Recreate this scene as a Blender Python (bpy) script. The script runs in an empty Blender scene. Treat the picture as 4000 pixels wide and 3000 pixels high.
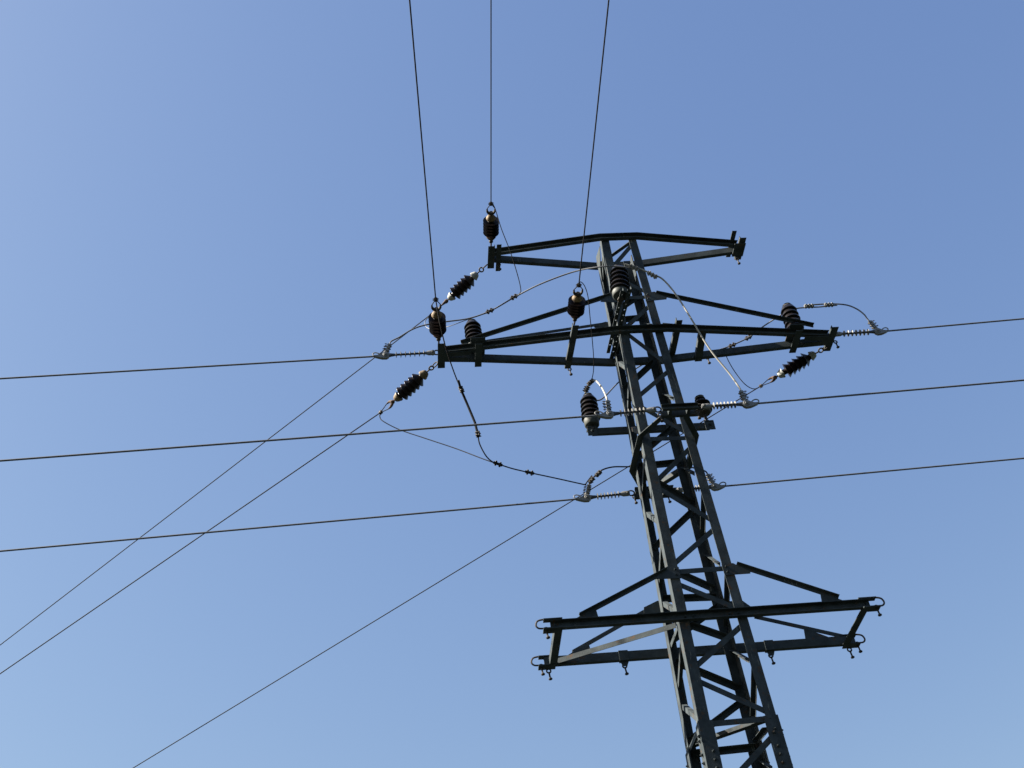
import bpy, math
from mathutils import Vector, Matrix
V = Vector
sc = bpy.context.scene

# ------------------------------------------------------------------ camera, sky, sun, exposure
ZO = 12.5                                   # height of the middle crossarm above the ground; geometry below is written relative to it
CAM = V((-3.43686, -11.82254, -10.92229))
YAW, PITCH, ROLL, FPX = 0.13415, 0.712907, -0.133914, 4570.52
_f = V((math.sin(YAW)*math.cos(PITCH), math.cos(YAW)*math.cos(PITCH), math.sin(PITCH)))
_r = V((math.cos(YAW), -math.sin(YAW), 0)); _u = _r.cross(_f)
_r, _u = _r*math.cos(ROLL)+_u*math.sin(ROLL), -_r*math.sin(ROLL)+_u*math.cos(ROLL)
cd = bpy.data.cameras.new('camera'); cam = bpy.data.objects.new('camera', cd); sc.collection.objects.link(cam)
cam.matrix_world = Matrix(((_r.x, _u.x, -_f.x, CAM.x), (_r.y, _u.y, -_f.y, CAM.y), (_r.z, _u.z, -_f.z, CAM.z+ZO), (0, 0, 0, 1)))
cd.sensor_width = 36; cd.lens = FPX/4000*36; cd.clip_start = .05; cd.clip_end = 6000
sc.camera = cam

SUN_EL, SUN_AZ = math.radians(42), math.radians(-90)      # azimuth from +Y, negative towards -X
world = bpy.data.worlds.new('World'); sc.world = world; world.use_nodes = True
nt = world.node_tree; nt.nodes.clear()
sky = nt.nodes.new('ShaderNodeTexSky'); sky.sky_type = 'NISHITA'; sky.sun_disc = False
sky.sun_elevation = SUN_EL; sky.sun_rotation = SUN_AZ
sky.altitude = 300; sky.air_density = 1.59; sky.dust_density = 1.7; sky.ozone_density = 3.75
bgn = nt.nodes.new('ShaderNodeBackground'); bgn.inputs['Strength'].default_value = .0708
wo = nt.nodes.new('ShaderNodeOutputWorld')
sep = nt.nodes.new('ShaderNodeSeparateColor'); com = nt.nodes.new('ShaderNodeCombineColor')      # each sky colour channel regraded by power and gain, blue flattened most
nt.links.new(sky.outputs[0], sep.inputs[0])
for i, (ex, mul) in enumerate(((.89, .576), (.82, .620), (.555, 1.015))):
    pw = nt.nodes.new('ShaderNodeMath'); pw.operation = 'POWER'; pw.inputs[1].default_value = ex
    ml = nt.nodes.new('ShaderNodeMath'); ml.operation = 'MULTIPLY'; ml.inputs[1].default_value = mul
    nt.links.new(sep.outputs[i], pw.inputs[0]); nt.links.new(pw.outputs[0], ml.inputs[0]); nt.links.new(ml.outputs[0], com.inputs[i])
nt.links.new(com.outputs[0], bgn.inputs[0]); nt.links.new(bgn.outputs[0], wo.inputs[0])
sd = bpy.data.lights.new('sun', 'SUN'); sd.energy = 5.0; sd.angle = math.radians(.5); sd.color = (1, .94, .83)
sun = bpy.data.objects.new('sun', sd); sc.collection.objects.link(sun)
S = V((math.sin(SUN_AZ)*math.cos(SUN_EL), math.cos(SUN_AZ)*math.cos(SUN_EL), math.sin(SUN_EL)))
sun.rotation_euler = S.to_track_quat('Z', 'Y').to_euler()
sc.view_settings.view_transform = 'Standard'; sc.view_settings.look = 'None'
sc.view_settings.exposure = 2.1; sc.view_settings.gamma = 1

# ------------------------------------------------------------------ helpers
def at(px, py, ax, v):
    """photo pixel (4000x3000) -> the real point on the plane coordinate[ax] = v"""
    d = _f + _r*((px-2000)/FPX) + _u*((1500-py)/FPX)
    return CAM + d*((v-CAM[ax])/d[ax])
def hw(z): return .3 - .0199*z              # half width of the tapering mast
FACE = {'f': (1, -1), 'b': (1, 1), 'l': (0, -1), 'r': (0, 1)}
def onface(side, px, py, inset=0):
    ax, s = FACE[side]; v = s*.3
    for _ in range(25):
        p = at(px, py, ax, v); v = s*(hw(p.z)-inset)
    return p

class MB:
    def __init__(s): s.v = []; s.f = []; s.sm = []
    def add(s, vs, fs, smooth=False):
        o = len(s.v); s.v += [V(p) for p in vs]; s.f += [[i+o for i in f] for f in fs]; s.sm += [smooth]*len(fs); return s
    def sweep(s, path, frames, prof, smooth=False, cap=True, closed=False):
        n = len(prof); vs = []
        for p, (a, b) in zip(path, frames): vs += [p + a*q[0] + b*q[1] for q in prof]
        fs = []; m = len(path)
        for i in range(m if closed else m-1):
            i2 = (i+1) % m
            for k in range(n): fs.append([i*n+k, i*n+(k+1) % n, i2*n+(k+1) % n, i2*n+k])
        s.add(vs, fs, smooth)
        if cap and not closed: s.add(vs[:n], [list(range(n))[::-1]]); s.add(vs[-n:], [list(range(n))])
        return s
    def angle(s, p0, p1, dA, dB, a=.05, t=.006, b=None):          # rolled steel L section
        b = b or a; ax = (p1-p0).normalized()
        A = (dA-ax*dA.dot(ax)).normalized(); B = (dB-ax*dB.dot(ax)-A*dB.dot(A)).normalized()
        return s.sweep([p0, p1], [(A, B)]*2, [(0, 0), (a, 0), (a, t), (t, t), (t, b), (0, b)])
    def channel(s, path, outs, h=.1, d=.055, t=.008, up=V((0, 0, 1))):   # rolled steel U section, web on the path
        return s.sweep(path, [(o, up) for o in outs], [(0, -h/2), (d, -h/2), (d, -h/2+t), (t, -h/2+t), (t, h/2-t), (d, h/2-t), (d, h/2), (0, h/2)])
    def box(s, c, ax, ay, az, sx, sy, sz):
        ax, ay, az = ax.normalized(), ay.normalized(), az.normalized()
        vs = [c+ax*(i*sx/2)+ay*(j*sy/2)+az*(k*sz/2) for i in (-1, 1) for j in (-1, 1) for k in (-1, 1)]
        return s.add(vs, [[0, 1, 3, 2], [4, 6, 7, 5], [0, 4, 5, 1], [2, 3, 7, 6], [0, 2, 6, 4], [1, 5, 7, 3]])
    def bar(s, p0, p1, w, t, side):                                # flat bar, w across, t thick along side
        ax = (p1-p0); n = (side-ax*(side.dot(ax)/ax.length_squared)).normalized()
        return s.box((p0+p1)/2, ax, ax.cross(n), n, ax.length, w, t)
    def plate(s, pts, n, t):                                       # polygon with thickness t along n
        n = n.normalized(); k = len(pts); vs = list(pts)+[p+n*t for p in pts]
        return s.add(vs, [list(range(k))[::-1], list(range(k, 2*k))]+[[i, (i+1) % k, k+(i+1) % k, k+i] for i in range(k)])
    def tube(s, pts, r, n=8, closed=False):
        m = len(pts); rs = r if isinstance(r, (list, tuple)) else [r]*m; fr = []; pb = None
        for i, p in enumerate(pts):
            t = (pts[(i+1) % m]-pts[i-1]) if closed else (pts[min(i+1, m-1)]-pts[max(i-1, 0)]); t.normalize()
            if pb is None: pb = t.orthogonal().normalized()
            a = (pb-t*pb.dot(t)); a = a.normalized() if a.length > 1e-6 else t.orthogonal().normalized()
            pb = a; fr.append((a, t.cross(a)))
        vs = []; fs = []
        for p, (a, b), r_ in zip(pts, fr, rs): vs += [p+a*(r_*math.cos(2*math.pi*k/n))+b*(r_*math.sin(2*math.pi*k/n)) for k in range(n)]
        for i in range(m if closed else m-1):
            i2 = (i+1) % m
            for k in range(n): fs.append([i*n+k, i*n+(k+1) % n, i2*n+(k+1) % n, i2*n+k])
        s.add(vs, fs, True)
        if not closed: s.add(vs[:n], [list(range(n))[::-1]]); s.add(vs[-n:], [list(range(n))])
        return s
    def lathe(s, o, ax, prof, n=28):                               # prof: (distance along axis, radius)
        ax = ax.normalized(); a = ax.orthogonal().normalized(); b = ax.cross(a); vs = []; fs = []
        for h, r in prof: vs += [o+ax*h+a*(r*math.cos(2*math.pi*k/n))+b*(r*math.sin(2*math.pi*k/n)) for k in range(n)]
        for i in range(len(prof)-1):
            for k in range(n): fs.append([i*n+k, i*n+(k+1) % n, (i+1)*n+(k+1) % n, (i+1)*n+k])
        s.add(vs, fs, True); s.add(vs[:n], [list(range(n))[::-1]]); s.add(vs[-n:], [list(range(n))]); return s
    def ring(s, c, ax, ay, R, r, a0=0, a1=360, n=18, Ry=None, taper=None):
        Ry = Ry or R; full = a1-a0 >= 360; k = n if full else n+1; pts = []
        for i in range(k):
            t = math.radians(a0+(a1-a0)*i/n); pts.append(c+ax*(R*math.cos(t))+ay*(Ry*math.sin(t)))
        rs = r if taper is None else [r*(taper+(1-taper)*math.sin(math.pi*i/n)) for i in range(k)]
        return s.tube(pts, rs, 8, full)
    def bolt(s, p, d, r=.014, h=.012):
        return s.lathe(p, d, [(0, r*1.35), (.003, r*1.35), (.003, r), (h, r), (h, r*.5), (h+.012, r*.5)], 6)
    def ball(s, c, r, squash=1, ax=V((0, 0, 1))):
        return s.lathe(c, ax, [(-r*squash*math.cos(math.pi*i/8), max(r*math.sin(math.pi*i/8), 1e-4)) for i in range(9)], 12)

ORG = {}
def build(name, mb, mat, parent=None):
    org = ORG[parent.as_pointer()] if parent else sum(mb.v, V((0, 0, 0)))/len(mb.v)
    me = bpy.data.meshes.new(name); me.from_pydata([p-org for p in mb.v], [], mb.f)
    me.polygons.foreach_set('use_smooth', mb.sm); me.materials.append(mat); me.update()
    import bmesh
    bm = bmesh.new(); bm.from_mesh(me); bmesh.ops.recalc_face_normals(bm, faces=bm.faces); bm.to_mesh(me); bm.free()
    me.set_sharp_from_angle(angle=math.radians(40))
    o = bpy.data.objects.new(name, me); sc.collection.objects.link(o); ORG[o.as_pointer()] = org.copy()
    if parent: o.parent = parent
    else: o.location = org+V((0, 0, ZO))
    return o
def empty(name, p, label, cat, group=None):
    o = bpy.data.objects.new(name, None); sc.collection.objects.link(o); o.empty_display_size = .1
    o.location = p+V((0, 0, ZO)); ORG[o.as_pointer()] = V(p); return tag(o, label, cat, group)
def tag(o, label, cat, group=None):
    o['label'] = label; o['category'] = cat
    if group: o['group'] = group
    return o
def spline(pts, k=8):                                              # Catmull-Rom through the points
    P = [pts[0]*2-pts[1]]+list(pts)+[pts[-1]*2-pts[-2]]; out = []
    for i in range(1, len(P)-2):
        a, b, c, d = P[i-1:i+3]
        for j in range(k):
            t = j/k; out.append(.5*(2*b+(c-a)*t+(2*a-5*b+4*c-d)*t*t+(3*b-a-3*c+d)*t**3))
    return out+[pts[-1].copy()]

# ------------------------------------------------------------------ materials
def mat(name, col, rough=.6, metal=0, var=.35, scale=9, spots=None, spot_at=.62, spec=.5, bump=0, fine=60, flecks=None):
    m = bpy.data.materials.new(name); m.use_nodes = True; n = m.node_tree; L = n.links; b = n.nodes['Principled BSDF']
    b.inputs['Roughness'].default_value = rough; b.inputs['Metallic'].default_value = metal
    b.inputs['Specular IOR Level'].default_value = spec
    tc = n.nodes.new('ShaderNodeTexCoord')
    def noise(sc_, det=5):
        x = n.nodes.new('ShaderNodeTexNoise'); x.inputs['Scale'].default_value = sc_; x.inputs['Detail'].default_value = det
        x.inputs['Roughness'].default_value = .65; L.new(tc.outputs['Object'], x.inputs['Vector']); return x
    n1 = noise(scale); r1 = n.nodes.new('ShaderNodeValToRGB')
    r1.color_ramp.elements[0].position = .3; r1.color_ramp.elements[1].position = .72
    r1.color_ramp.elements[0].color = (*[c*(1-var) for c in col], 1); r1.color_ramp.elements[1].color = (*[min(c*(1+var), 1) for c in col], 1)
    L.new(n1.outputs['Fac'], r1.inputs['Fac']); out = r1.outputs['Color']
    n2 = noise(fine, 3)
    if spots:
        r2 = n.nodes.new('ShaderNodeValToRGB'); r2.color_ramp.elements[0].position = spot_at; r2.color_ramp.elements[1].position = spot_at+.08
        n3 = noise(scale*2.3, 8); L.new(n3.outputs['Fac'], r2.inputs['Fac'])
        mx = n.nodes.new('ShaderNodeMixRGB'); mx.inputs['Color2'].default_value = (*spots, 1)
        L.new(r2.outputs['Color'], mx.inputs['Fac']); L.new(out, mx.inputs['Color1']); out = mx.outputs['Color']
    if flecks:                                                    # worn paint: short pale scratches along the members
        mp = n.nodes.new('ShaderNodeMapping'); mp.inputs['Scale'].default_value = (60, 60, 7); L.new(tc.outputs['Object'], mp.inputs['Vector'])
        n4 = noise(1, 4); L.new(mp.outputs['Vector'], n4.inputs['Vector'])
        n5 = noise(2.2, 3); mu = n.nodes.new('ShaderNodeMath'); mu.operation = 'MULTIPLY'; L.new(n4.outputs['Fac'], mu.inputs[0]); L.new(n5.outputs['Fac'], mu.inputs[1])
        r4 = n.nodes.new('ShaderNodeValToRGB'); r4.color_ramp.elements[0].position = .385; r4.color_ramp.elements[1].position = .43
        L.new(mu.outputs[0], r4.inputs['Fac']); mx2 = n.nodes.new('ShaderNodeMixRGB'); mx2.inputs['Color2'].default_value = (*flecks, 1)
        L.new(r4.outputs['Color'], mx2.inputs['Fac']); L.new(out, mx2.inputs['Color1']); out = mx2.outputs['Color']
    L.new(out, b.inputs['Base Color'])
    mr = n.nodes.new('ShaderNodeMapRange'); mr.inputs['To Min'].default_value = max(rough-.12, .03); mr.inputs['To Max'].default_value = min(rough+.15, 1)
    L.new(n2.outputs['Fac'], mr.inputs['Value']); L.new(mr.outputs['Result'], b.inputs['Roughness'])
    if bump:
        bp = n.nodes.new('ShaderNodeBump'); bp.inputs['Strength'].default_value = bump; bp.inputs['Distance'].default_value = .004
        L.new(n2.outputs['Fac'], bp.inputs['Height']); L.new(bp.outputs['Normal'], b.inputs['Normal'])
    return m
STEEL = mat('painted_steel', (.042, .050, .053), .68, 0, .42, 5, (.07, .046, .03), .585, .10, .25, 60, (.16, .16, .14))
PIN = mat('weathered_steel', (.045, .038, .033), .6, 0, .4, 14, (.09, .052, .034), .6, .2, .3)
BROWN = mat('brown_glaze', (.011, .0065, .006), .34, 0, .25, 12, None, .6, .16)
BLACKP = mat('dark_glaze', (.010, .008, .008), .24, 0, .25, 12, None, .6, .30)
TAN = mat('tan_cap_paint', (.135, .096, .052), .6, 0, .3, 22, (.07, .042, .025), .62, .3, .3)
CAPB = mat('rusty_cap', (.15, .098, .047), .65, 0, .45, 16, (.035, .022, .014), .54, .2, .3)
WHITE = mat('pale_cap_paint', (.26, .26, .24), .55, 0, .15, 22, (.16, .15, .12), .66, .4, .2)
BASEG = mat('grey_green_cap', (.042, .045, .039), .6, 0, .2, 18, (.07, .06, .045), .66, .3, .2)
RUST = mat('rusty_iron', (.07, .042, .028), .75, 0, .45, 25, (.12, .068, .04), .6, .2, .4)
ALU = mat('cast_aluminium', (.17, .165, .155), .45, .15, .15, 30, None, .6, .4, .1)
WIRE = mat('aluminium_strand', (.11, .11, .118), .5, .1, .06, 30, None, .6, .4)
LIGHTW = mat('bright_aluminium_cable', (.27, .255, .22), .5, .05, .06, 6, None, .6, .4)
DARKW = mat('dark_copper_wire', (.012, .011, .012), .75, 0, .08, 30, None, .6, .12)
ROD = mat('dark_grey_rubber', (.035, .035, .037), .5, 0, .15, 20)
SHED = mat('grey_silicone_shed', (.09, .085, .074), .5, 0, .12, 20)
GRASS = mat('dark_meadow', (.016, .021, .018), .95, 0, .4, .8, (.026, .025, .022), .6, .05)

# ------------------------------------------------------------------ the ground
# flat meadow around the mast; unseen hills further off, added to block low skylight
def ground_z(x, y):
    r = math.hypot(x, y); t = min(max((r-70)/330, 0), 1); t = t*t*(3-2*t); th = math.atan2(y, x)
    rise = .17+.06*math.sin(th*2-2.2)+.03*math.sin(5*th+1)+.012*math.sin(13*th)
    return -ZO+t*min(r, 420)*max(rise, .05)+(t*5*math.sin(x*.031)*math.cos(y*.037) if r > 90 else 0)
g = MB(); rad = [0, 8, 20, 40, 60, 80]+[80+20*i for i in range(1, 23)]+[620, 900, 1600, 3000]; NS = 120
vs = []
for r in rad: vs += [(r*math.cos(2*math.pi*k/NS), r*math.sin(2*math.pi*k/NS), ground_z(r*math.cos(2*math.pi*k/NS), r*math.sin(2*math.pi*k/NS))) for k in range(NS)]
g.add(vs, [[i*NS+k, i*NS+(k+1) % NS, (i+1)*NS+(k+1) % NS, (i+1)*NS+k] for i in range(len(rad)-1) for k in range(NS)], True)
o = build('ground', g, GRASS); o['kind'] = 'structure'

# ------------------------------------------------------------------ the lattice mast
X, Y, Z = V((1, 0, 0)), V((0, 1, 0)), V((0, 0, 1))
ZT, ZL, ZS = 1.947, -4.525, -5.76           # top crossarm, lower crossarm, leg splice
mast = empty('lattice_pylon', V((0, 0, -ZO)), 'tall dark green steel lattice pylon with three crossarms', 'pylon')
def corner(sx, sy, z, k=0): return V((sx*(hw(z)+k), sy*(hw(z)+k), z))
for sx in (-1, 1):
    for sy in (-1, 1):
        lg = build('leg', MB().angle(corner(sx, sy, -6.4), corner(sx, sy, ZT+.05), X*-sx, Y*-sy, .115, .011, .135), STEEL, mast)
        build('lower_leg', MB().angle(corner(sx, sy, -ZO, .014), corner(sx, sy, ZS, .014), X*-sx, Y*-sy, .155, .013, .165), STEEL, lg)
        for i, (u, dz) in enumerate(((.07, -.15), (.095, -.19), (.095, -.34), (.095, -.43), (.095, -.52))):
            z = ZS+dz
            if not (sy < 0 and i < 2 and sx < 0):
                build('bolt', MB().bolt(corner(sx, sy, z, .014)+X*(-sx*u), Y*sy, .017, .018), STEEL, lg)
            build('bolt', MB().bolt(corner(sx, sy, z, .014)+Y*(-sy*(u-.01)), X*sx, .017, .018), STEEL, lg)

def brace(side, a, b, w=.063, flip=False, ext=.05, t=.006):
    ax, s = FACE[side]; inset = .013
    p, q = onface(side, *a, inset), onface(side, *b, inset)
    if p[1-ax] > q[1-ax]: p, q = q, p
    d = (q-p).normalized(); c = 1-ax
    if side in 'fb':                                             # run on until both ends sit behind the leg flanges
        for _ in range(6): p = p+d*((-(hw(p.z)-.055)-p[c])/d[c]); q = q+d*(((hw(q.z)-.055)-q[c])/d[c])
    else:
        lim = hw(p.z)-.02
        if p[c] < -lim: p = p+d*((-lim-p[c])/d[c])
        if q[c] > lim: q = q+d*((lim-q[c])/d[c])
    n = V((0, 0, 0)); n[ax] = -s
    e = d.cross(n); e = e if e.z > 0 else -e
    if flip: e = -e
    # wide flange lies in the face, the second flange turns into the mast along the upper edge
    return build('brace', MB().angle(p+e*(w/2), q+e*(w/2), -e, n, w, t), STEEL, mast)
for a, b in [((2402, 1033), (2460, 966)), ((2410, 1085), (2508, 1133)), ((2440, 1163), (2522, 1160)), ((2455, 1270), (2527, 1204)),
             ((2466, 1316), (2590, 1410)), ((2506, 1538), (2600, 1459)), ((2515, 1595), (2664, 1680)), ((2540, 1714), (2674, 1711)),
             ((2576, 1868), (2686, 1760)), ((2582, 1912), (2760, 2020)), ((2645, 2192), (2778, 2077)), ((2652, 2233), (2820, 2221)),
             ((2660, 2286), (2868, 2372)), ((2728, 2594), (2888, 2452)), ((2745, 2668), (2984, 2775)), ((2795, 2826), (2990, 2808)),
             ((2895, 3010), (3008, 2888))]:
    brace('f', a, b)
for a, b in [((2430, 1205), (2480, 1172)), ((2440, 1254), (2522, 1246)), ((2490, 1478), (2540, 1432)),
             ((2545, 1745), (2642, 1662)), ((2555, 1822), (2650, 1812)), ((2612, 2090), (2698, 2008)), ((2590, 1905), (2718, 1979)),
             ((2656, 2247), (2802, 2312)), ((2575, 2345), (2826, 2336)), ((2704, 2450), (2824, 2492)), ((2690, 2458), (2835, 2350)),
             ((2737, 2632), (2910, 2704)), ((2796, 2821), (2888, 2752)), ((2812, 2938), (2945, 2924))]:
    brace('b', a, b, .068)
for a, b in [((2349, 945), (2357, 1125)), ((2424, 1312), (2402, 1392)), ((2407, 1414), (2449, 1442)), ((2456, 1440), (2450, 1622)), ((2456, 1672), (2497, 1690)),
             ((2516, 1772), (2505, 1962)), ((2520, 2006), (2564, 2038)), ((2581, 2104), (2571, 2318)), ((2586, 2358), (2648, 2397)),
             ((2652, 2432), (2614, 2538)), ((2660, 2486), (2647, 2698)), ((2664, 2762), (2717, 2806)), ((2729, 2845), (2694, 2925))]:
    brace('l', a, b, .055)
for a, b in [((2500, 1262), (2548, 1272)), ((2582, 1534), (2632, 1558)), ((2660, 1824), (2714, 1850)), ((2748, 2160), (2814, 2206)),
             ((2849, 2537), (2927, 2580)), ((2960, 2965), (3018, 3003)), ((2758, 1930), (2752, 2130)),
             ((2850, 2245), (2846, 2450)), ((2957, 2600), (2951, 2800)), ((2998, 2850), (2948, 2912))]:
    brace('r', a, b, .055)
# lacing of the lower mast, down to the ground
def brace3(side, p, q, w=.06):
    ax, s = FACE[side]; n = V((0, 0, 0)); n[ax] = -s; d = (q-p).normalized(); e = d.cross(n); e = e if e.z > 0 else -e
    build('brace', MB().angle(p+e*(w/2), q+e*(w/2), -e, n, w, .006), STEEL, mast)
z = -6.95
while z > -12.2:
    z2 = z-.72
    for side in 'fblr':
        ax, s = FACE[side]; k = 1 if int(round((-6.95-z)/.72)) % 2 else -1
        def fp(zz, m):
            p = V((0, 0, zz)); p[ax] = s*(hw(zz)-.013); p[1-ax] = m*(hw(zz)-.03); return p
        brace3(side, fp(z, k), fp(z2, -k))
    z = z2
# plan diagonals across the mast, back left to front right
def plan_diag(za, zb, w=.06, under=False):
    p, q = corner(-1, 1, za, -.03), corner(1, -1, zb, -.03)
    m = MB().angle(p, q, V((-1, -1, 0)), Z, w, .006) if under else MB().angle(p+Z*w, q+Z*w, -Z, V((1, 1, 0)), w, .006)
    build('brace', m, STEEL, mast)
plan_diag(-5.72, -5.80, .075, True); plan_diag(ZT-.06, ZT-.06, .06, True)
# gusset plates on the faces of the mast
def gusset(side, pix, parent=None, out=.002, t=.008, bolts=()):
    ax, s = FACE[side]; n = V((0, 0, 0)); n[ax] = s
    o = build('gusset_plate', MB().plate([onface(side, *p)+n*out for p in pix], n, t), STEEL, parent or mast)
    for p in bolts: build('bolt', MB().bolt(onface(side, *p)+n*(out+t), n, .012, .011), STEEL, o)
    return o

# ------------------------------------------------------------------ crossarms
def tip_beam(zc, L, sy, yt, h, d, bend):
    """one bent channel: straight across the mast, then converging on the crossarm tips"""
    w = hw(zc)+.002
    path = [V((-L, sy*yt, zc)), V((-bend, sy*w, zc)), V((bend, sy*w, zc)), V((L, sy*yt, zc))]
    dirs = [(path[i+1]-path[i]).normalized() for i in range(3)]; outs = []
    for i in range(4):
        a = dirs[max(i-1, 0)]; b = dirs[min(i, 2)]; na, nb = [V((-q.y, q.x, 0))*(1 if sy > 0 else -1) for q in (a, b)]
        m = (na+nb).normalized(); outs.append(m/m.dot(na))
    return path, outs
def stay(parent, p, q, up=True, w=.05):
    d = (q-p); side = V((0, -1 if p.y < 0 else 1, 0))
    return build('stay', MB().angle(p+Z*.02, q+Z*.02, side*-1 if False else side, -Z, w, .007), STEEL, parent)
def ybar(mb, x, y0, y1, z, w=.09, lip=.05, t=.008, flip=1):        # angle running front to back
    return mb.angle(V((x-flip*w/2, y0, z)), V((x-flip*w/2, y1, z)), X*flip, Z, w, t, lip)

# upper crossarm
arm = MB()
for sy in (-1, 1):
    p, o_ = tip_beam(ZT, 1.86, sy, .035, .10, .06, hw(ZT)+.02); arm.channel(p, o_, .105, .06)
upper = build('upper_crossarm', arm, STEEL, mast)
for sx in (-1, 1):
    e = MB(); ybar(e, sx*1.90, -.24, .20, ZT-.065, .10, .04, .008, sx)
    e.box(V((sx*1.905, -.01, ZT-.005)), X, Y, Z, .012, .28, .11)
    if sx > 0: e.box(V((1.87, -.02, ZT-.085)), X, Y, Z, .17, .26, .012)
    build('end_plate', e, STEEL, upper)
    build('tie_bar', ybar(MB(), sx*1.79, -.27, .26, ZT-.066 if sx < 0 else ZT+.062, .07, .012, .008, sx), STEEL, upper)
# middle crossarm
arm = MB()
for sy in (-1, 1):
    p, o_ = tip_beam(0, 2.74, sy, .035, .10, .06, .36); arm.channel(p, o_, .105, .06)
middle = build('middle_crossarm', arm, STEEL, mast)
for sx in (-1, 1):
    e = MB(); ybar(e, sx*2.76, -.27, .22, -.066, .10, .04, .008, sx); e.box(V((sx*2.775, 0, -.005)), X, Y, Z, .012, .3, .105)
    build('end_plate', e, STEEL, middle)
    build('web_plate', MB().plate([V((sx*2.74, -.09, -.062)), V((sx*2.74, .09, -.062)), V((sx*2.36, .12, -.062)), V((sx*2.40, .03, -.062)), V((sx*2.64, .012, -.062)), V((sx*2.64, -.008, -.062)), V((sx*2.36, -.03, -.062)), V((sx*2.36, -.11, -.062))], -Z, .008), STEEL, middle)
stay(middle, onface('f', 2392, 1156)+Y*-.012, at(1800, 1342, 1, -.07))
stay(middle, onface('f', 2562, 1150)+Y*-.012, at(3178, 1274, 1, -.07))
stay(middle, onface('b', 2366, 1260)+Y*.012, at(1880, 1334, 1, .12))
stay(middle, onface('b', 2590, 1262)+Y*.012, at(3090, 1310, 1, .12))
gusset('f', [(2388, 1146), (2430, 1150), (2438, 1186), (2345, 1182), (2350, 1175)], middle, .012, .008, [(2424, 1158), (2428, 1174)])
gusset('f', [(2516, 1147), (2556, 1143), (2604, 1166), (2603, 1172), (2522, 1180)], middle, .012, .008, [(2528, 1154), (2531, 1170)])
gusset('b', [(2320, 1268), (2366, 1256), (2400, 1262), (2400, 1286), (2353, 1286), (2322, 1278)], middle)
# bars lying across the middle crossarm
def at_y(px, py, z): return at(px, py, 2, z).y
xb = MB(); P0, P1 = at(2246, 1272, 2, -.07), at(2214, 1440, 2, -.07)
xb.angle(P0-X*.03, P1-X*.03, X, Z, .085, .008, .05); build('cross_bar', xb, STEEL, middle)
P0, P1 = at(2654, 1252, 2, .062), at(2624, 1392, 2, .062)
build('cross_bar', MB().angle(P0-X*.04, P1-X*.04, X, Z, .085, .008, .06), STEEL, middle)
P0, P1 = at(2747, 1290, 2, -.03), at(2728, 1412, 2, -.095)
build('cross_bar', MB().angle(P0-X*.05, P1-X*.05, X, Z, .10, .008, .07), STEEL, middle)
for sx in (-1, 1):                                               # clamp bars that carry the two post insulators
    e = MB(); ybar(e, sx*2.25, -.24, .22, -.072, .095, .012, .008, sx)
    e.box(V((sx*2.25, -.02, .062)), X, Y, Z, .2, .42, .012); e.box(V((sx*2.25, -.04, .105)), X, Y, Z, .12, .10, .075)
    build('clamp_bar', e, STEEL, middle)
# perforated bracket that holds the topmost post insulator out in front of the mast
def perforated(p, q, w, n, start=.06):
    d = (q-p); L = d.length; d = d/L; s = d.cross(Z).normalized(); m = MB(); hh, hl = w*.16, .026; pitch = (L-start*2)/n; t = .008
    def strip(a, b, y0, y1):
        c = p+d*((a+b)/2)+s*((y0+y1)/2); m.box(c, d, s, Z, b-a, y1-y0, t)
    strip(0, L, -w/2, -hh); strip(0, L, hh, w/2)
    x = 0
    for i in range(n):
        h0 = start+i*pitch; strip(x, h0, -hh, hh); x = h0+hl
    strip(x, L, -hh, hh)
    m.box((p+q)/2+s*(w/2-.004)+Z*.032, d, s, Z, L, .008, .06)
    return m
PB0, PB1 = at(2444, 1142, 2, .09), at(2376, 1392, 2, .09)
pb = V((-1, 0, 0))*0
brk = build('perforated_bracket', perforated(V((-.238, -1.03, .075)), V((-.335, .34, .075)), .06, 12), STEEL, mast)
build('perforated_bar', perforated(V((-.335, -1.0, .082)), V((-.395, .22, .082)), .05, 9), STEEL, brk)

# lower crossarm
W = hw(ZL)+.002; arm = MB()
arm.channel([V((-1.83, -W, ZL)), V((1.83, -W, ZL))], [-Y, -Y], .105, .06)
arm.channel([V((-1.85, W, ZL)), V((1.87, W, ZL))], [Y, Y], .105, .06)
lower = build('lower_crossarm', arm, STEEL, mast)
for x in (-.31, -.22, .20, .30): build('bolt', MB().bolt(V((x, -W-.008, ZL+.005)), -Y, .013, .012), STEEL, lower)
for sx in (-1, 1):
    build('end_strut', MB().angle(V((sx*1.79, -W-.03, ZL-.06)), V((sx*1.79, W+.03, ZL-.06)), X*-sx, Z, .085, .008, .085), STEEL, lower)
    for sy in (-1, 1):
        build('end_plate', MB().box(V((sx*1.82, sy*(W+.03), ZL-.062)), X, Y, Z, .20, .12, .012), STEEL, lower)
        build('top_plate', MB().box(V((sx*1.80, sy*(W+.03), ZL+.062)), X, Y, Z, .21, .08, .012), STEEL, lower)
    for sy in (-1, 1):                                           # feet of the stays
        a = 1.42; s0 = W+.008
        build('gusset_plate', MB().plate([V((sx*(a-.14), sy*s0, ZL+.03)), V((sx*(a-.12), sy*s0, ZL+.20)), V((sx*(a+.14), sy*s0, ZL+.06)), V((sx*(a+.14), sy*s0, ZL+.03))], Y*sy, .008), STEEL, lower)
stay(lower, onface('f', 2603, 2231)+Y*-.012, at(2262, 2408, 1, -W-.01))
stay(lower, onface('f', 2878, 2210)+Y*-.012, at(3278, 2337, 1, -W-.01))
stay(lower, onface('b', 2530, 2377)+Y*.012, at(2236, 2545, 1, W+.01))
stay(lower, onface('b', 2950, 2405)+Y*.012, at(3310, 2487, 1, W+.01))
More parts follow.
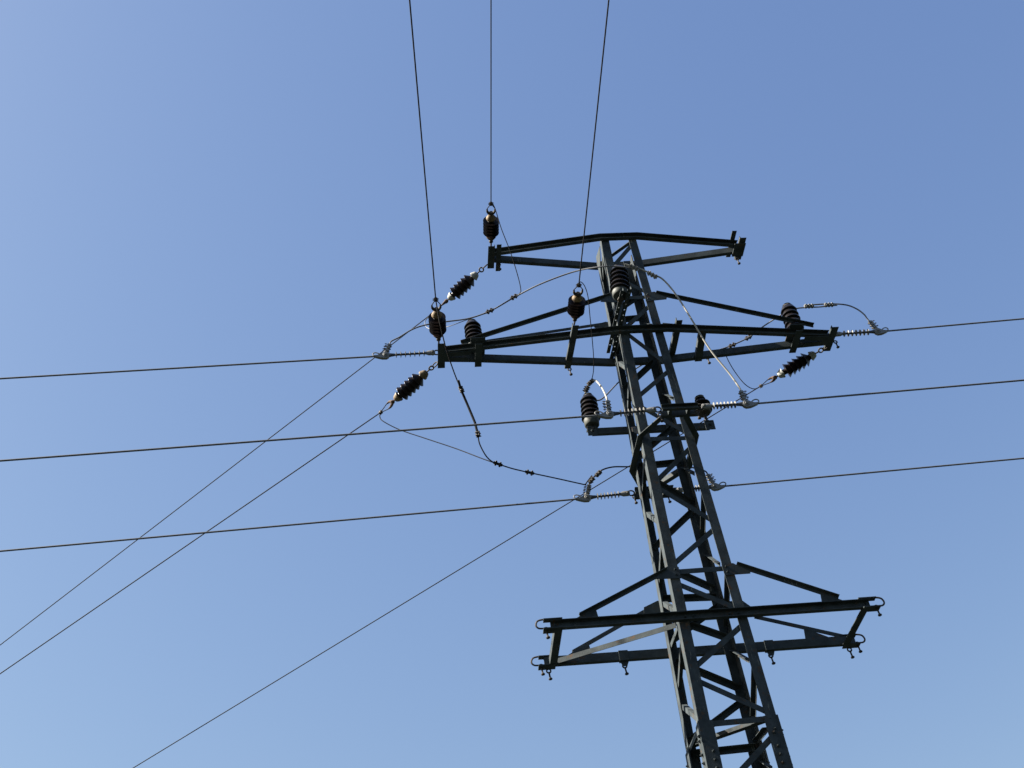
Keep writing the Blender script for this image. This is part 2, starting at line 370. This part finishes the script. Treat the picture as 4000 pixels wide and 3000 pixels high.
gusset('f', [(2606, 2216), (2650, 2218), (2658, 2262), (2556, 2265), (2560, 2248)], lower, .012, .008, [(2636, 2227), (2642, 2249)])
gusset('f', [(2817, 2208), (2862, 2203), (2930, 2237), (2930, 2243), (2830, 2250)], lower, .012, .008, [(2834, 2216), (2840, 2237)])
gusset('b', [(2515, 2372), (2568, 2346), (2600, 2350), (2600, 2390), (2516, 2394)], lower)
gusset('b', [(2770, 2386), (2830, 2352), (2900, 2350), (2970, 2400), (2970, 2410), (2760, 2400)], lower, -.02)
gusset('l', [(2345, 962), (2331, 1004), (2334, 1032), (2354, 1102), (2348, 1050), (2346, 990)], upper, .003)
p, q = V((-1.72, W-.03, ZL-.06)), V((-hw(ZL)-.02, -hw(ZL)+.10, ZL-.06))
build('plan_diagonal', MB().angle(p+Z*.06, q+Z*.06, -Z, V((1, 1, 0)), .062, .006), STEEL, lower)

# ring frame that carries the middle phase in front of and behind the mast
ZR = -1.93
ring_pts = [V((-.17, -.77, ZR)), V((-.40, -.41, ZR)), V((-.42, .33, ZR)), V((-.20, .80, ZR)), V((.03, .76, ZR)), V((.42, .33, ZR)), V((.40, -.36, ZR)), V((.20, -.77, ZR))]
def lip(path, inn):
    return MB().sweep(path, [(o_, Z) for o_ in inn], [(0, 0), (.075, 0), (.075, .065), (.067, .065), (.067, .008), (0, .008)])
def inward(path, c):
    outs = []
    for i, p in enumerate(path):
        ds = []
        if i: ds.append((path[i]-path[i-1]).normalized())
        if i < len(path)-1: ds.append((path[i+1]-path[i]).normalized())
        ns = [V((-d.y, d.x, 0)) for d in ds]; ns = [n if n.dot(c-p) > 0 else -n for n in ns]
        m = sum(ns, V((0, 0, 0))).normalized(); outs.append(m/m.dot(ns[0]))
    return outs
ring_o = None
for path in (ring_pts[:4], ring_pts[4:]):
    m = lip(path, inward(path, V((0, 0, ZR))))
    if ring_o is None: ring_o = build('ring_frame', m, STEEL, mast)
    else: build('ring_frame_side', m, STEEL, ring_o)
for sy, x0, x1 in ((-1, -.16, .30), (1, -.28, .25)):
    m = MB(); y0, y1 = sy*.81, sy*.90
    m.channel([V((x0, y0, ZR+.02)), V((x1, y0, ZR+.02))], [Y*-sy]*2, .08, .045, .008)
    m.channel([V((x0, y1, ZR+.02)), V((x1, y1, ZR+.02))], [Y*sy]*2, .08, .045, .008)
    for x in (x0+.11, x1-.12): m.box(V((x, sy*.855, ZR+.02)), X, Y, Z, .04, .085, .06)
    build('phase_bracket', m, STEEL, ring_o)
# side arm behind the mast with the two lower post insulators
ZA = -1.20; m = MB(); m.channel([V((-.80, .36, ZA)), V((.82, .36, ZA))], [Y, Y], .10, .05)
armb = build('side_arm', m, STEEL, mast)
for x in (-.80, .82):
    e = MB(); e.box(V((x, .345, ZA-.01)), X, Y, Z, .13, .012, .15); e.box(V((x, .39, ZA+.058)), X, Y, Z, .12, .12, .012); e.bolt(V((x, .338, ZA-.01)), -Y, .018, .02)
    build('end_bracket', e, STEEL, armb)

# ------------------------------------------------------------------ post insulators
def post(base, top, r0, r1, n, label, pal=BLACKP, capm=BASEG, cap_h=.10, stem=.05, core=.74):
    ax = top-base; L = ax.length; ax = ax/L
    t = empty('post_insulator', base, label, 'insulator', 'brown post insulators on the pylon')
    st = MB().lathe(base, ax, [(-.02, .022), (stem, .022)], 12); st.lathe(base, ax, [(-.012, .045), (.006, .045)], 6); build('stem', st, PIN, t)
    c = stem; rb = r0*.80
    build('base_cap', MB().lathe(base, ax, [(c, rb*.86), (c+.012, rb*.95), (c+cap_h*.75, rb), (c+cap_h, rb*.94)]), capm, t)
    b0 = c+cap_h-.004; H = L-b0-.055; pitch = H/n; prof = [(b0, rb*.7)]
    for i in range(n):
        h = b0+i*pitch; r = r0+(r1-r0)*(i+.5)/n; k = r*core
        prof += [(h+.001, k), (h+pitch*.05, r*.88), (h+pitch*.07, r*.97), (h+pitch*.13, r), (h+pitch*.22, r*.985), (h+pitch*(.6 if core > .6 else .45), r*(core+.12)), (h+pitch*.9, k*1.03), (h+pitch*.995, k)]
    e = b0+H; prof += [(e+.003, r1*.62), (e+.012, r1*.50), (e+.022, r1*.46), (e+.032, r1*.52), (e+.045, r1*.55), (e+.055, r1*.42)]
    build('porcelain_body', MB().lathe(base, ax, prof, 36), pal, t)
    build('tie_collar', MB().ring(base+ax*(e+.022), ax.orthogonal().normalized(), ax.cross(ax.orthogonal()).normalized(), r1*.5, .007), ALU, t)
    return t
PB = at(2425, 1168, 2, .085)
post(PB, at(2416, 1043, 1, PB.y), .142, .127, 5, 'dark ribbed post insulator on the perforated bracket in front of the pylon top')
post(V((-2.275, -.01, .065)), V((-2.295, -.01, .59)), .132, .117, 5, "dark ribbed post insulator standing near the middle crossarm's left tip", cap_h=.07, stem=.03)
post(V((2.30, -.01, .065)), V((2.305, -.01, .66)), .132, .117, 5, "dark ribbed post insulator standing near the middle crossarm's right tip", cap_h=.07, stem=.03)
post(V((-.785, .37, -1.165)), V((-.765, .37, -.55)), .132, .117, 5, 'dark ribbed post insulator on the left end of the short side arm', cap_h=.125, stem=.06)
post(V((.80, .37, -1.135)), V((.785, .37, -.685)), .128, .122, 2, 'short two-disc insulator on the right end of the short side arm', cap_h=.04, stem=.15, capm=PIN, core=.5)

# ------------------------------------------------------------------ porcelain strain insulators
def strain(p0, p1, capm, label, up=Z, over=False, group='porcelain strain insulators'):
    ax = p1-p0; L = ax.length; ax = ax/L; k = L/1.27
    sd_ = ax.cross(up).normalized(); u2 = sd_.cross(ax).normalized()
    t = empty('strain_insulator', p0, label, 'insulator', group)
    m = MB()
    if over: m.tube([p0+ax*.0, p0+ax*(.235*k)], .012); m.ball(p0+ax*(.17*k), .032); m.ring(p0+ax*(.10*k), ax, sd_, .03*k, .011)
    else: m.ring(p0+ax*(.05*k), ax, u2, .055*k, .009, Ry=.034); m.ring(p0+ax*(.135*k), ax, sd_, .038*k, .011, Ry=.032); m.tube([p0+ax*(.165*k), p0+ax*(.25*k)], .011)
    build('shackle', m, PIN, t)
    sides = 8 if capm is WHITE else 22
    def cap(s0, s1, nm, mt):
        h = abs(s1-s0)*k; d = ax if s1 > s0 else -ax
        build(nm, MB().lathe(p0+ax*(s0*k), d, [(0, .020), (.004, .036), (h*.18, .047), (h*.42, .058), (h*.70, .0665), (h*.78, .072), (h*.98, .072), (h, .058)], sides), mt, t)
    cap(.235, .335, 'tower_cap', RUST if over else capm); cap(.945, .845, 'line_cap', CAPB if over else capm)
    prof = [(.32*k, .040)]; o = 1.03 if over else 1
    for i in range(5):
        h = .395+i*.086
        prof += [((h-.035)*k, .042 if i == 0 else .068)]*(1 if i == 0 else 0)+[((h+.036)*k, .106*o), ((h+.042)*k, .1125*o), ((h+.045)*k, .1125*o), ((h+.0455)*k, .108*o), ((h+.034)*k, .056)]
        if i == 4: prof += [((h+.05)*k, .043)]
    prof += [(.86*k, .040)]
    build('porcelain_body', MB().lathe(p0, ax, prof, 40), BROWN, t)
    m = MB(); c = p0+ax*(1.085*k)
    m.tube([p0+ax*(.93*k), p0+ax*(.985*k)], .012); m.tube([p0+ax*(.965*k), p0+ax*(.985*k), p0+ax*(1.015*k), p0+ax*(1.035*k)], [.014, .030, .032, .026])
    m.ring(c, ax, u2, .062, .024, 70, 290, 20, .056, .40)
    build('clevis', m, PIN if over else RUST, t)
    m = MB(); a, b = c+u2*.056, c-u2*.056; e = p1
    m.tube(spline([e, a+ax*.030, a, c-ax*.056, b, b+ax*.030, e], 6), .0065)
    build('wire_loop', m, DARKW, t)
    m = MB(); m.box(p1, ax, sd_, u2, .045, .042, .03)
    for q in (-1, 1): m.bolt(p1+u2*.015+ax*(q*.012), u2, .010, .014); m.bolt(p1-u2*.015+ax*(q*.012), -u2, .010, .014)
    m.ring(p1+ax*.012, sd_, u2, .022, .007); m.ring(p1-ax*.012, sd_, u2, .022, .007)
    build('wire_clamp', m, PIN, t)
    return t
OPEN = V((.74, -.16, .65))          # the slanting ones hang with their hooks turned a little
SLOPE = .235                        # the branch wires leave downhill
def downhill(a, px, py, slope=SLOPE):
    p = at(px, py, 2, a.z)
    for _ in range(60): p = at(px, py, 2, a.z-slope*V((p.x-a.x, p.y-a.y)).length)
    return p
A_TL = at(1902, 1034, 2, ZT-.05); E_TL = downhill(A_TL, 1702, 1214)
A_ML = V((-2.81, .17, -.005)); E_ML = downhill(A_ML, 1487, 1611)
A_R = V((2.76, .13, -.05)); E_R = downhill(A_R, 2972, 1508)
strain(A_TL, E_TL, WHITE, "brown finned strain insulator with white caps below the top crossarm's left tip", OPEN)
strain(A_ML, E_ML, TAN, "brown finned strain insulator with tan caps slanting down from the middle crossarm's left tip")
strain(A_R, E_R, WHITE, "brown finned strain insulator with pale caps slanting down from the middle crossarm's right tip", OPEN)
O_TL, F_TL = V((-1.905, -.20, ZT-.03)), at(1918, 796, 2, ZT-.02)
O_ML, F_ML = V((-2.79, -.20, -.02)), at(1702, 1170, 2, -.02)
O_C, F_C = at(2243, 1268, 2, -.05), at(2261, 1114, 2, -.02)
strain(O_TL, F_TL, TAN, "brown barrel-like strain insulator above the top crossarm's left tip", X, True)
strain(O_ML, F_ML, TAN, "brown barrel-like strain insulator above the middle crossarm's left tip", X, True)
strain(O_C, F_C, TAN, 'brown barrel-like strain insulator just left of the pylon mast', X, True)

# ------------------------------------------------------------------ composite tension insulators and dead-end clamps
def composite(p0, p1, label):
    """grey rod insulator from the bracket p0 to the clamp pivot p1"""
    ax = p1-p0; L = ax.length; ax = ax/L; up = (Z-ax*ax.z).normalized(); sd_ = ax.cross(up)
    t = empty('rod_insulator', p0, label, 'insulator', 'grey rod insulators with small discs')
    m = MB(); m.ring(p0+ax*.02, ax, up, .045, .010, 0, 360, 18, .04); build('shackle', m, PIN, t)
    m = MB(); a = .04
    def oct_(s, w, h): return [p0+ax*s+sd_*(w*x)+up*(h*y) for x, y in ((-1, -.5), (-.5, -1), (.5, -1), (1, -.5), (1, .5), (.5, 1), (-.5, 1), (-1, .5))]
    secs = [(a, .020, .026), (a+.02, .026, .036), (a+.09, .024, .036), (a+.125, .020, .020), (a+.145, .016, .017)]
    vs = []; [vs.extend(oct_(*q)) for q in secs]
    m.add(vs, [[i*8+k, i*8+(k+1) % 8, (i+1)*8+(k+1) % 8, (i+1)*8+k] for i in range(4) for k in range(8)]+[list(range(8))[::-1], list(range(32, 40))])
    m.bolt(p0+ax*(a+.03)+sd_*.028, sd_, .016, .014); m.bolt(p0+ax*(a+.03)-sd_*.028, -sd_, .016, .014)
    build('end_fitting', m, ALU, t)
    b = a+.135; e = L-.11
    build('rod', MB().tube([p0+ax*b, p0+ax*e], .0155, 12), ROD, t)
    n = 7
    for i in range(n):
        s = b+.018+(e-b-.05)*i/(n-1)
        build('disc', MB().lathe(p0+ax*s, ax, [(-.010, .016), (-.003, .040), (.0, .046), (.003, .046), (.004, .040), (.008, .016)], 24), SHED, t)
    m = MB(); secs = [(e-.01, .017, .018), (e+.03, .02, .022), (L-.03, .02, .036), (L+.012, .018, .03)]
    vs = []; [vs.extend(oct_(*q)) for q in secs]
    m.add(vs, [[i*8+k, i*8+(k+1) % 8, (i+1)*8+(k+1) % 8, (i+1)*8+k] for i in range(3) for k in range(8)]+[list(range(8))[::-1], list(range(24, 32))])
    build('tongue', m, ROD, t)
    return t
def clamp(pv, ax, lean, label):
    """cast dead-end clamp at pivot pv, ax runs out along the conductor; the tail leans back with three bolted keepers; returns the tail end"""
    up = (Z-ax*ax.z).normalized(); sd_ = ax.cross(up); sd_ = sd_ if sd_.y < 0 else -sd_
    P = lambda x, y, w=0: pv+ax*x+up*y+sd_*w
    t = empty('dead_end_clamp', pv, label, 'clamp', 'silver dead-end clamps')
    m = MB(); prof = [(-.045, .02), (-.02, .045), (.02, .05), (.045, .035), (.075, .012), (.11, .0), (.165, .0), (.15, -.018), (.10, -.04), (.05, -.058), (-.01, -.062), (-.04, -.04), (-.052, -.01)]
    m.plate([P(x, y, -.022) for x, y in prof], sd_, .044)
    m.lathe(P(0, 0, .0), sd_, [(.0, .04), (.026, .04), (.03, .034)], 20); m.lathe(P(0, 0), sd_, [(.028, .02), (.045, .02)], 6)
    td = (-ax*lean+up).normalized(); q0 = P(-.004, .035)+td*.035
    m.tube(spline([P(.03, .03), P(.008, .055), q0+td*.02], 5), .020, 10)
    build('clamp_body', m, ALU, t)
    build('lifting_loop', MB().tube(spline([P(.07, .012), P(.10, .045), P(.145, .06), P(.175, .04), P(.165, .012), P(.14, -.004)], 6), .008), ALU, t)
    m = MB().tube([q0, q0+td*.15], .0155, 10); build('tail_tube', m, ALU, t)
    pr = (ax-td*ax.dot(td)).normalized()
    for i in range(3):
        c = q0+td*(.02+i*.05)
        k = build('keeper', MB().box(c, td, pr, sd_, .032, .045, .05), ALU, t)
        b = MB()
        for q in (-1, 1): b.lathe(c+sd_*(q*.018), pr, [(-.034, .008), (-.022, .008), (-.022, .005), (.042, .005), (.042, .009), (.054, .009), (.054, .005), (.066, .005)], 8)
        build('bolt', b, PIN, k)
    return q0+td*.15, td
def conductor(p, q, far, r, m, label, name='conductor', cat='wire', sag=.0, group=None):
    d = (q-p); pts = []
    n = 40
    for i in range(n+1):
        s = (i/n)**1.6*far/d.length; c = p+d*s; x = max(0., s*d.length-d.length); c = c+Z*(sag*x*x); pts.append(c)
    return tag(build(name, MB().tube(pts, r, 8), m), label, cat, group)

ends = {}
def phase(key, bracket, pv, far_px, yv, lean, names):
    q = at(*far_px, 1, yv); ax = (q-pv).normalized()
    composite(bracket, pv, names[0]); ends[key] = clamp(pv, ax, lean, names[1])
    conductor(pv+ax*.12-Z*.008, q, 70, .0122, WIRE, names[2], sag=.0012, group='power line conductors')
phase('mid_left', V((-2.80, 0, .03)), at(1507, 1388, 1, 0), (0, 1479), 0, .38,
      ("grey rod insulator reaching left from the middle crossarm's left tip", "silver clamp with loop left of the middle crossarm's left tip", "grey conductor running left from the middle crossarm's left tip, highest of three"))
phase('mid_right', V((2.80, 0, .05)), at(3427, 1295, 1, 0), (4000, 1245), 0, .22,
      ("grey rod insulator reaching right from the middle crossarm's right tip", "silver clamp with loop right of the middle crossarm's right tip", "grey conductor running right from the middle crossarm's right tip, highest of three"))
phase('front_left', V((-.18, -.855, ZR+.05)), at(2381, 1618, 1, -.855), (0, 1800), -.855, .05,
      ('grey rod insulator crossing before the mast, left of the front bracket', 'silver clamp with loop in front of the side-arm post insulator', 'grey conductor running left from the front bracket, middle of three'))
phase('front_right', V((.32, -.855, ZR+.06)), at(2914, 1578, 1, -.855), (4000, 1485), -.855, .02,
      ('grey rod insulator reaching right from the front bracket', 'silver clamp with loop right of the front bracket, under the bright jumper', 'grey conductor running right from the front bracket, middle of three'))
phase('back_left', V((-.30, .87, ZR+.04)), at(2294, 1944, 1, .87), (0, 2153), .87, .36,
      ('grey rod insulator left of the mast at the rear bracket', 'silver clamp with loop left of the mast below the dark knotted jumper', 'grey conductor running left from the rear bracket, lowest of three'))
phase('back_right', V((.27, .87, ZR+.04)), at(2789, 1901, 1, .87), (4000, 1790), .87, .2,
      ('grey rod insulator mostly hidden behind the mast', 'silver clamp with loop just right of the mast at the rear bracket', 'grey conductor running right from the rear bracket, lowest of three'))

# thin wires of the branch line
def branch(p, far_px, z, r, label, far=70):
    q = at(*far_px, 2, z) if z is not None else downhill(p, *far_px, .225); far = far if z is not None else 42
    return conductor(p, q, far, r, DARKW, label, 'thin_wire', 'wire', .0009, 'thin dark branch wires')
branch(F_ML, (1600, 0), -.02, .0085, "thin dark wire running overhead from the middle crossarm's left tip")
branch(F_TL, (1918, 0), ZT-.02, .0076, "thin dark wire running overhead from the top crossarm's left tip")
branch(F_C, (2378, 0), -.02, .0085, 'thin dark wire running overhead from beside the mast')
branch(E_TL, (0, 2520), None, .0078, "thin dark wire slanting down left from the top crossarm's left insulator")
branch(E_ML, (0, 2632), None, .0083, "thin dark wire slanting down left from the middle crossarm's left tip")
branch(E_R, (520, 3000), None, .0076, 'thin dark wire passing behind the mast to the lower left')

# ------------------------------------------------------------------ jumpers and their connectors
def jumper(pts, r, m, label):
    return tag(build('jumper_cable', MB().tube(spline(pts, 8), r, 8), m), label, 'cable', 'jumper cables between the phases')
def connector(p, d, label, m=PIN, n=2, L=.10, w=.036, gap=.0, up=None):
    d = d.normalized(); s = d.cross(up or V((.3, -.6, .74))).normalized(); u = s.cross(d)
    t = empty('cable_connector', p, label, 'connector', 'bolted connectors on the jumpers')
    build('clamp_body', MB().box(p, d, u, s, L, w, w*.8), m, t)
    for i in range(n):
        c = p+d*(L*((i+.5)/n-.5)*1.0)
        b = MB(); b.lathe(c-s*.0, s, [(-.045, .007), (-.030, .007), (-.030, .015), (-.017, .015), (.017, .017), (.028, .017), (.028, .008), (.042, .008)], 6)
        b.lathe(c, u, [(-.034, .012), (-.012, .016), (.012, .016), (.034, .012)], 8)
        build('bolt', b, PIN if m is not ALU else ALU, t)
    return t
def A(px, py, y): return at(px, py, 1, y)
def tail(k): e, d = ends[k]; return [e-d*.03, e+d*.05]
# left tip over the post to the topmost insulator and down to the front right clamp
J1 = [*tail('mid_left'), A(1560, 1317, 0), A(1610, 1287, 0), A(1660, 1270, 0), A(1740, 1257, 0), A(1835, 1243, -.02), A(1920, 1212, -.1), A(2010, 1161, -.25), A(2110, 1110, -.5), A(2240, 1062, -.75), A(2340, 1043, -.95), A(2412, 1041, -1.0), A(2470, 1048, -1.02)]
jumper(J1, .0105, WIRE, "grey jumper arching from the middle crossarm's left tip to the topmost insulator")
J2 = [A(2440, 1032, -1.03), A(2490, 1046, -1.04), A(2550, 1072, -1.04), A(2590, 1092, -1.02), A(2640, 1150, -1.0), A(2700, 1245, -.96), A(2770, 1360, -.9), A(2850, 1460, -.86), *tail('front_right')[::-1]]
jumper(J2, .0115, LIGHTW, 'bright bare cable dropping right from the topmost insulator across the mast')
connector(A(2475, 1045, -1.03), A(2495, 1055, -1.03)-A(2455, 1038, -1.03), 'silver three-bolt connector just right of the topmost insulator', ALU, 3, .14, .045)
connector(A(2548, 1074, -1.03), A(2565, 1084, -1.03)-A(2531, 1065, -1.03), 'silver three-bolt connector further right at the start of the bright cable', ALU, 3, .15, .045)
connector(A(2008, 1160, -.25), A(2030, 1147, -.25)-A(1988, 1170, -.25), 'dark knobby connector on the arching jumper where the overhead tail joins', PIN, 2, .12)
connector(A(1913, 1215, -.1), A(1935, 1205, -.1)-A(1893, 1224, -.1), 'dark knobby connector on the arching jumper nearer the left post insulator', PIN, 2, .12)
# tails of the overhead wires
jumper([F_TL, A(1932, 810, -.95), A(1958, 892, -.8), A(1994, 985, -.6), A(2022, 1075, -.4), A(2034, 1128, -.3), A(2030, 1146, -.27), A(2006, 1161, -.26), A(1913, 1217, -.11), A(1880, 1230, -.06)], .0062, DARKW, "thin dark tail falling from the top crossarm's overhead wire to the arching jumper")
JC = [F_ML, A(1712, 1230, -.95), A(1722, 1280, -.85), A(1742, 1360, -.6), A(1772, 1450, -.35), A(1800, 1520, -.2), A(1830, 1590, -.1), A(1852, 1645, -.05), A(1866, 1696, 0), A(1874, 1735, .05), A(1898, 1780, .12), A(1922, 1803, .2), A(1945, 1812, .25), A(2000, 1830, .35), A(2068, 1846, .45), A(2180, 1870, .6), A(2265, 1889, .7), A(2285, 1892, .74), A(2295, 1880, .75), A(2312, 1858, .75)]
jumper(JC, .0085, DARKW, 'dark jumper hanging from the left overhead insulator down to the rear left clamp')
tag(build('cable_splice', MB().tube([A(1790, 1485, -.3), A(1800, 1520, -.2), A(1830, 1590, -.1), A(1855, 1650, -.05), A(1866, 1694, 0)], .0165), DARKW), 'doubled dark splice on the hanging jumper between two connectors', 'splice')
connector(A(1802, 1521, -.2), A(1810, 1540, -.2)-A(1794, 1502, -.2), 'dark knobby connector at the top of the doubled splice', DARKW, 2, .10)
connector(A(1867, 1696, 0), A(1869, 1712, 0)-A(1864, 1680, 0), 'dark knobby connector at the bottom of the doubled splice', DARKW, 2, .09)
connector(A(1945, 1812, .25), A(1962, 1818, .25)-A(1928, 1806, .25), 'dark knobby connector where two hanging tails meet', DARKW, 2, .12)
connector(A(2069, 1846, .45), A(2086, 1850, .45)-A(2052, 1842, .45), 'dark knobby connector on the low tail, right of where two tails meet', DARKW, 2, .12)
jumper([E_ML, A(1484, 1628, .93), A(1496, 1645, .9), A(1560, 1678, .85), A(1660, 1712, .72), A(1780, 1752, .55), A(1880, 1790, .35), A(1950, 1815, .25)], .0068, DARKW, 'thin dark tail curving from the lower left insulator clamp to the hanging jumper')
# third overhead wire to the side-arm post
jumper([F_C, A(2268, 1101, -1.2), A(2284, 1118, -1.1), A(2297, 1160, -.95), A(2304, 1230, -.7), A(2312, 1310, -.4), A(2319, 1400, -.05), A(2318, 1450, .15), A(2311, 1487, .33)], .0058, DARKW, 'thin tail dropping from the overhead wire beside the mast to the side-arm insulator')
jumper([A(2286, 1535, .36), A(2296, 1508, .35), A(2305, 1492, .33), A(2321, 1485, .28), A(2334, 1493, .1), A(2350, 1513, -.2), A(2363, 1538, -.5), A(2369, 1555, -.74), *tail('front_left')[::-1]], .0120, LIGHTW, 'bright bent cable from the side-arm insulator to the clamp in front')
connector(A(2308, 1493, .33), A(2320, 1482, .33)-A(2296, 1504, .33), 'knobby connector at the upper bend of the bright bent cable', PIN, 3, .12)
connector(A(2291, 1520, .35), A(2298, 1505, .35)-A(2284, 1535, .35), 'dark knobby connector directly on top of the side-arm insulator', PIN, 3, .11)
# rear jumpers
J = [*tail('mid_right'), A(3374, 1227, 0), A(3345, 1206, 0), A(3304, 1191, 0), A(3240, 1187, -.02), A(3150, 1192, -.02)]
jumper(J, .0105, WIRE, "grey jumper curving back from the right-hand clamp toward the right post insulator")
connector(A(3238, 1191, -.03), X, 'silver three-bolt connector right of the right post insulator, outer one', ALU, 3, .14, .045)
connector(A(3160, 1196, -.03), X, 'silver three-bolt connector beside the right post insulator, inner one', ALU, 3, .14, .045)
JF = [A(3270, 1192, -.03), A(3200, 1199, -.03), A(3150, 1201, -.02), A(3095, 1208, .0), A(3050, 1231, .1), A(2979, 1277, .3), A(2925, 1318, .42), A(2835, 1358, .5), A(2760, 1375, .52), A(2650, 1386, .54), A(2570, 1402, .55), A(2500, 1430, .55), A(2420, 1490, .5), A(2345, 1562, .44), A(2300, 1545, .38)]
jumper(JF, .0100, WIRE, 'grey jumper passing behind the mast from the right post to the side-arm insulator')
for (a, b, l) in (((2848, 1354), (2872, 1344), 'lower left of two'), ((2912, 1325), (2934, 1312), 'upper right of two')):
    connector(A((a[0]+b[0])/2, (a[1]+b[1])/2, .46), A(*b, .46)-A(*a, .46), 'knobby connector on the jumper between the right crossarm beams, '+l, PIN, 2, .12)
jumper([E_R, A(2958, 1516, .82), A(2944, 1519, .81), A(2925, 1512, .80), A(2903, 1494, .77), A(2876, 1460, .75), A(2852, 1422, .65), A(2836, 1386, .55), A(2840, 1362, .47)], .0064, DARKW, 'thin dark tail hanging below the right crossarm, left of its strain insulator')
jumper([*tail('back_left'), A(2325, 1858, .8), A(2352, 1836, .75), A(2395, 1824, .78), A(2457, 1823, .8), A(2560, 1818, .85), A(2650, 1818, .85), A(2720, 1830, .85), *tail('back_right')[::-1]], .0105, DARKW, 'dark jumper curving behind the mast between the two rear clamps')
for i, (a, b) in enumerate((((2303, 1886), (2318, 1866)), ((2325, 1862), (2350, 1838)))):
    connector(A((a[0]+b[0])/2, (a[1]+b[1])/2, .745), A(*b, .745)-A(*a, .745), 'knobby connector above the rear left clamp, '+('lower' if i == 0 else 'upper')+' of two', PIN, 2, .11)
jumper([E_TL, A(1682, 1230, .85), A(1661, 1255, .75), A(1666, 1278, .5), A(1690, 1284, .3), A(1745, 1277, .1), A(1800, 1258, 0), A(1838, 1244, -.02)], .0055, WIRE, 'thin looped tail joining the left post insulator from the left')

# ------------------------------------------------------------------ fittings that hang from the crossarms
def hanger(p, label, u_dir=None, tilt=V((.1, 0, -1))):
    """eye with a ball-headed pin; u_dir adds the bent U-bolt seen at the lower crossarm's ends"""
    t = empty('hanging_shackle', p, label, 'shackle', 'empty hanging shackles on the crossarms')
    build('eye', MB().ring(p+Z*-.02, (u_dir or X).normalized(), Z, .024, .009), PIN, t)
    d = tilt.normalized(); q = p+Z*-.035
    m = MB().lathe(q, d, [(0, .012), (.025, .010), (.070, .010), (.075, .018), (.084, .024), (.094, .021), (.10, .008)], 14)
    build('ball_pin', m, PIN, t)
    if u_dir:
        u = u_dir.normalized(); s = V((0, 1, 0))
        c = p+Z*.055
        build('bow', MB().tube(spline([c+Z*.05-u*.03, c+Z*.048+u*.04, c+Z*.03+u*.09, c-Z*.02+u*.108, c-Z*.055+u*.08, c-Z*.062+u*.02], 6), .0105), PIN, t)
    return t
hanger(V((-1.885, -W-.03, ZL-.03)), "empty shackle with bent bow at the lower crossarm's front left corner", -X)
hanger(V((1.885, -W-.03, ZL-.03)), "empty shackle with bent bow at the lower crossarm's front right corner", X)
hanger(V((-1.885, W+.03, ZL-.03)), "empty shackle with bent bow at the lower crossarm's rear left corner", -X)
hanger(V((1.895, W+.03, ZL-.03)), "empty shackle with bent bow at the lower crossarm's rear right corner", X)
hanger(V((-1.80, W+.08, ZL-.07)), "short ball pin under the lower crossarm's rear left corner")
hanger(V((1.80, W+.08, ZL-.07)), "short ball pin under the lower crossarm's rear right corner")
m = at(2440, 2600, 1, W+.05); hanger(V((m.x, W+.05, ZL-.09)), 'ball pin in a bracket under the lower crossarm, left of the mast')
m2 = at(3008, 2550, 1, W+.05); hanger(V((m2.x, W+.05, ZL-.09)), 'ball pin in a bracket under the lower crossarm, right of the mast')
for q in (m, m2):
    e = MB(); e.plate([V((q.x-.05, W+.02, ZL-.055)), V((q.x+.055, W+.02, ZL-.055)), V((q.x+.03, W+.02, ZL-.12)), V((q.x-.025, W+.02, ZL-.125))], Y, .012)
    e.box(V((q.x, W+.03, ZL+.0)), X, Y, Z, .11, .075, .125); build('hanger_bracket', e, STEEL, lower)
hanger(at(2878, 1008, 1, .05), "rusty shackle hanging from the top crossarm's right tip")
hanger(at(1948, 1030, 1, .1), "ball pin hanging beside the top crossarm's left tip")
hanger(at(2224, 1438, 1, .42), 'ball pin under the rear end of the left cross bar')
hanger(at(2762, 1394, 1, .36), 'ball pin below the right cross bar behind the middle crossarm')
hanger(at(3262, 1332, 1, .05), "small ball pin at the middle crossarm's right tip")
hanger(at(2577, 1615, 1, -.88), 'brown ball pin at the left end of the front bracket')
hanger(at(2722, 1604, 1, -.88), 'pale ball pin at the right end of the front bracket')
hanger(at(2477, 1936, 1, .92), 'ball pin at the left end of the rear bracket')
hanger(at(2608, 1932, 1, .92), 'ball pin at the right end of the rear bracket')
